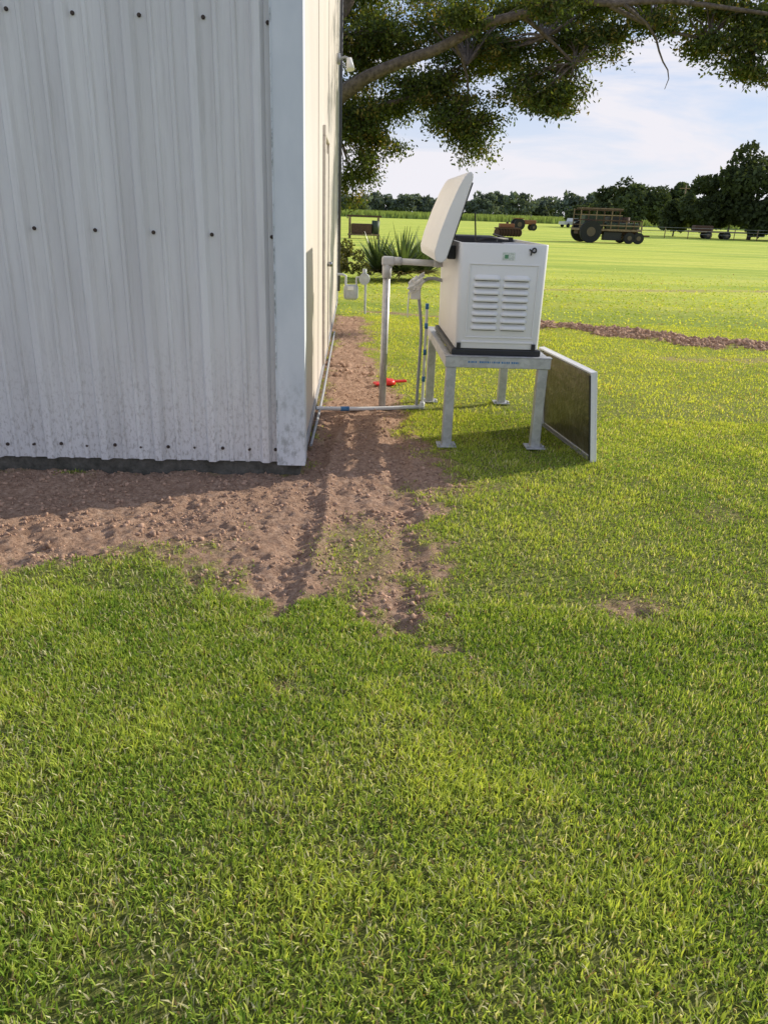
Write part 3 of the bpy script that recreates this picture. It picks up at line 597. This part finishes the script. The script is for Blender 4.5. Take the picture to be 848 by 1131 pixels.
box('engine_load',(-1.9,-.6,1.0),(-.4,.6,1.95),OLV,FW,bevel=.1); box('crate_load',(0,-.6,1.0),(.9,.6,1.85),BLK,FW,bevel=.03); cyl('drum_load',(1.4,0,1.0),(1.4,0,1.85),.3,RUST,FW); box('lower_toolbox',(-.4,-.75,.2),(1.0,-.3,.8),BLK,FW,bevel=.03); box('tank_load',(-.3,-.8,1.0),(2.2,-.2,1.45),OLV,FW,bevel=.1)
for i in range(7): box('plank_%d'%i,(-2.2+.1*(i%3),-.75+.21*i,2.36+.02*(i%2)),(.9-.15*(i%4),-.58+.21*i,2.42+.02*(i%2)),WOOD,FW)
box('drawbar',(2.3,-.06,.5),(3.4,.06,.62),RUST,FW)
FT=empty('farm_tractor',(17.0,108,0),R(8))
wheel('rear_wheel_1',-.8,-.75,.72,.35,FT); wheel('rear_wheel_2',-.8,.75,.72,.35,FT); wheel('front_wheel_1',1.2,-.6,.42,.25,FT); wheel('front_wheel_2',1.2,.6,.42,.25,FT)
box('hood',(0,-.35,.75),(1.6,.35,1.3),ORG,FT,bevel=.08); box('seat_deck',(-1.1,-.5,.85),(0,.5,1.0),RUST,FT); box('seat',(-.8,-.25,1.0),(-.4,.25,1.4),BLK,FT,bevel=.05); box('fender',(-1.4,-.95,1.42),(-.2,-.55,1.5),ORG,FT); box('fender_far',(-1.4,.55,1.42),(-.2,.95,1.5),ORG,FT)
cyl('exhaust',(.9,0,1.3),(.9,0,1.95),.04,BLK,FT); cyl('steering_column',(0,0,1.0),(-.25,0,1.5),.03,BLK,FT)
HR=empty('disc_harrow',(9.9,72,0),R(5))
box('frame',(-1,-.6,.6),(1.1,.6,.72),RUST,HR)
for i in range(9): cyl('disc_%d'%i,(-1+.25*i,-.5,.32),(-.97+.25*i,-.48,.32),.32,RUST,HR)
box('upright',(-.1,-.05,.72),(.1,.05,1.2),RUST,HR); box('seed_hopper',(-.7,-.3,.72),(.6,.3,1.05),ORG,HR,bevel=.04)
def pickup(x_,y_,c,rz):
    E=empty('pickup_truck',(x_,y_,0),rz); M=simple('truck_paint_%d'%int(x_),c,.35,var=.03)
    extrude_poly('body',[(-2.6,.5),(-2.6,1.1),(-.6,1.1),(-.4,1.75),(.9,1.75),(1.5,1.15),(2.6,1.05),(2.65,.5)],-.9,.9,M,E,bevel=.04)
    box('side_glass',(-.3,-.915,1.15),(.95,.915,1.62),simple('truck_glass',(.03,.04,.05),.1),E)
    for i,(a,b) in enumerate(((-1.6,-.85),(1.6,-.85),(-1.6,.85),(1.6,.85))): cyl('wheel_%d'%i,(a,b-.12,.38),(a,b+.12,.38),.38,TYRE,E)
pickup(35.5,165,(.6,.6,.6),R(30))
LT=empty('flatbed_trailer',(36,92,0),R(-6)); box('deck',(-3,-1,.7),(3,1,.85),WOOD,LT); box('scrap_stack',(-2.5,-.8,.85),(-.5,.8,1.4),RUST,LT,bevel=.1); wheel('wheel_1',-1,-.9,.4,.25,LT); wheel('wheel_2',1,-.9,.4,.25,LT); wheel('wheel_3',-1,.9,.4,.25,LT); wheel('wheel_4',1,.9,.4,.25,LT)
FN=empty('field_fence',(0,0,0))
for i in range(22):
    xq=24+i*2.6; yq=88+i*.25; cyl('post_%d'%i,(xq,yq,-.1),(xq,yq,1.15),.05,WOOD,FN,seg=8)
tubes('wires',[[(24,88,z_,.012),(78.6,93.25,z_,.012)] for z_ in (.5,.8,1.1)],GAL,FN,smooth=False,bevres=1)
PF=empty('utility_pole',(52,150,0)); cyl('mast',(0,0,0),(0,0,8.0),.14,WOOD,PF,r2=.1); box('crossarm',(-1.1,-.06,7.3),(1.1,.06,7.45),WOOD,PF)
TF=empty('timber_rack',(-1.9,52,0))
for a in (-.9,.9): box('upright_%d'%int(a>0),(a-.07,-.07,0),(a+.07,.07,1.3),WOOD,TF)
box('beam',(-1.1,-.08,1.3),(1.1,.08,1.4),RUST,TF); box('load',(-.8,-.4,.3),(.5,.4,.9),RUST,TF,bevel=.05); box('shelf',(-1,-.5,.2),(1,.5,.29),WOOD,TF); cyl('leaning_drum',(.7,0,.3),(.75,0,1.1),.25,OLV,TF)
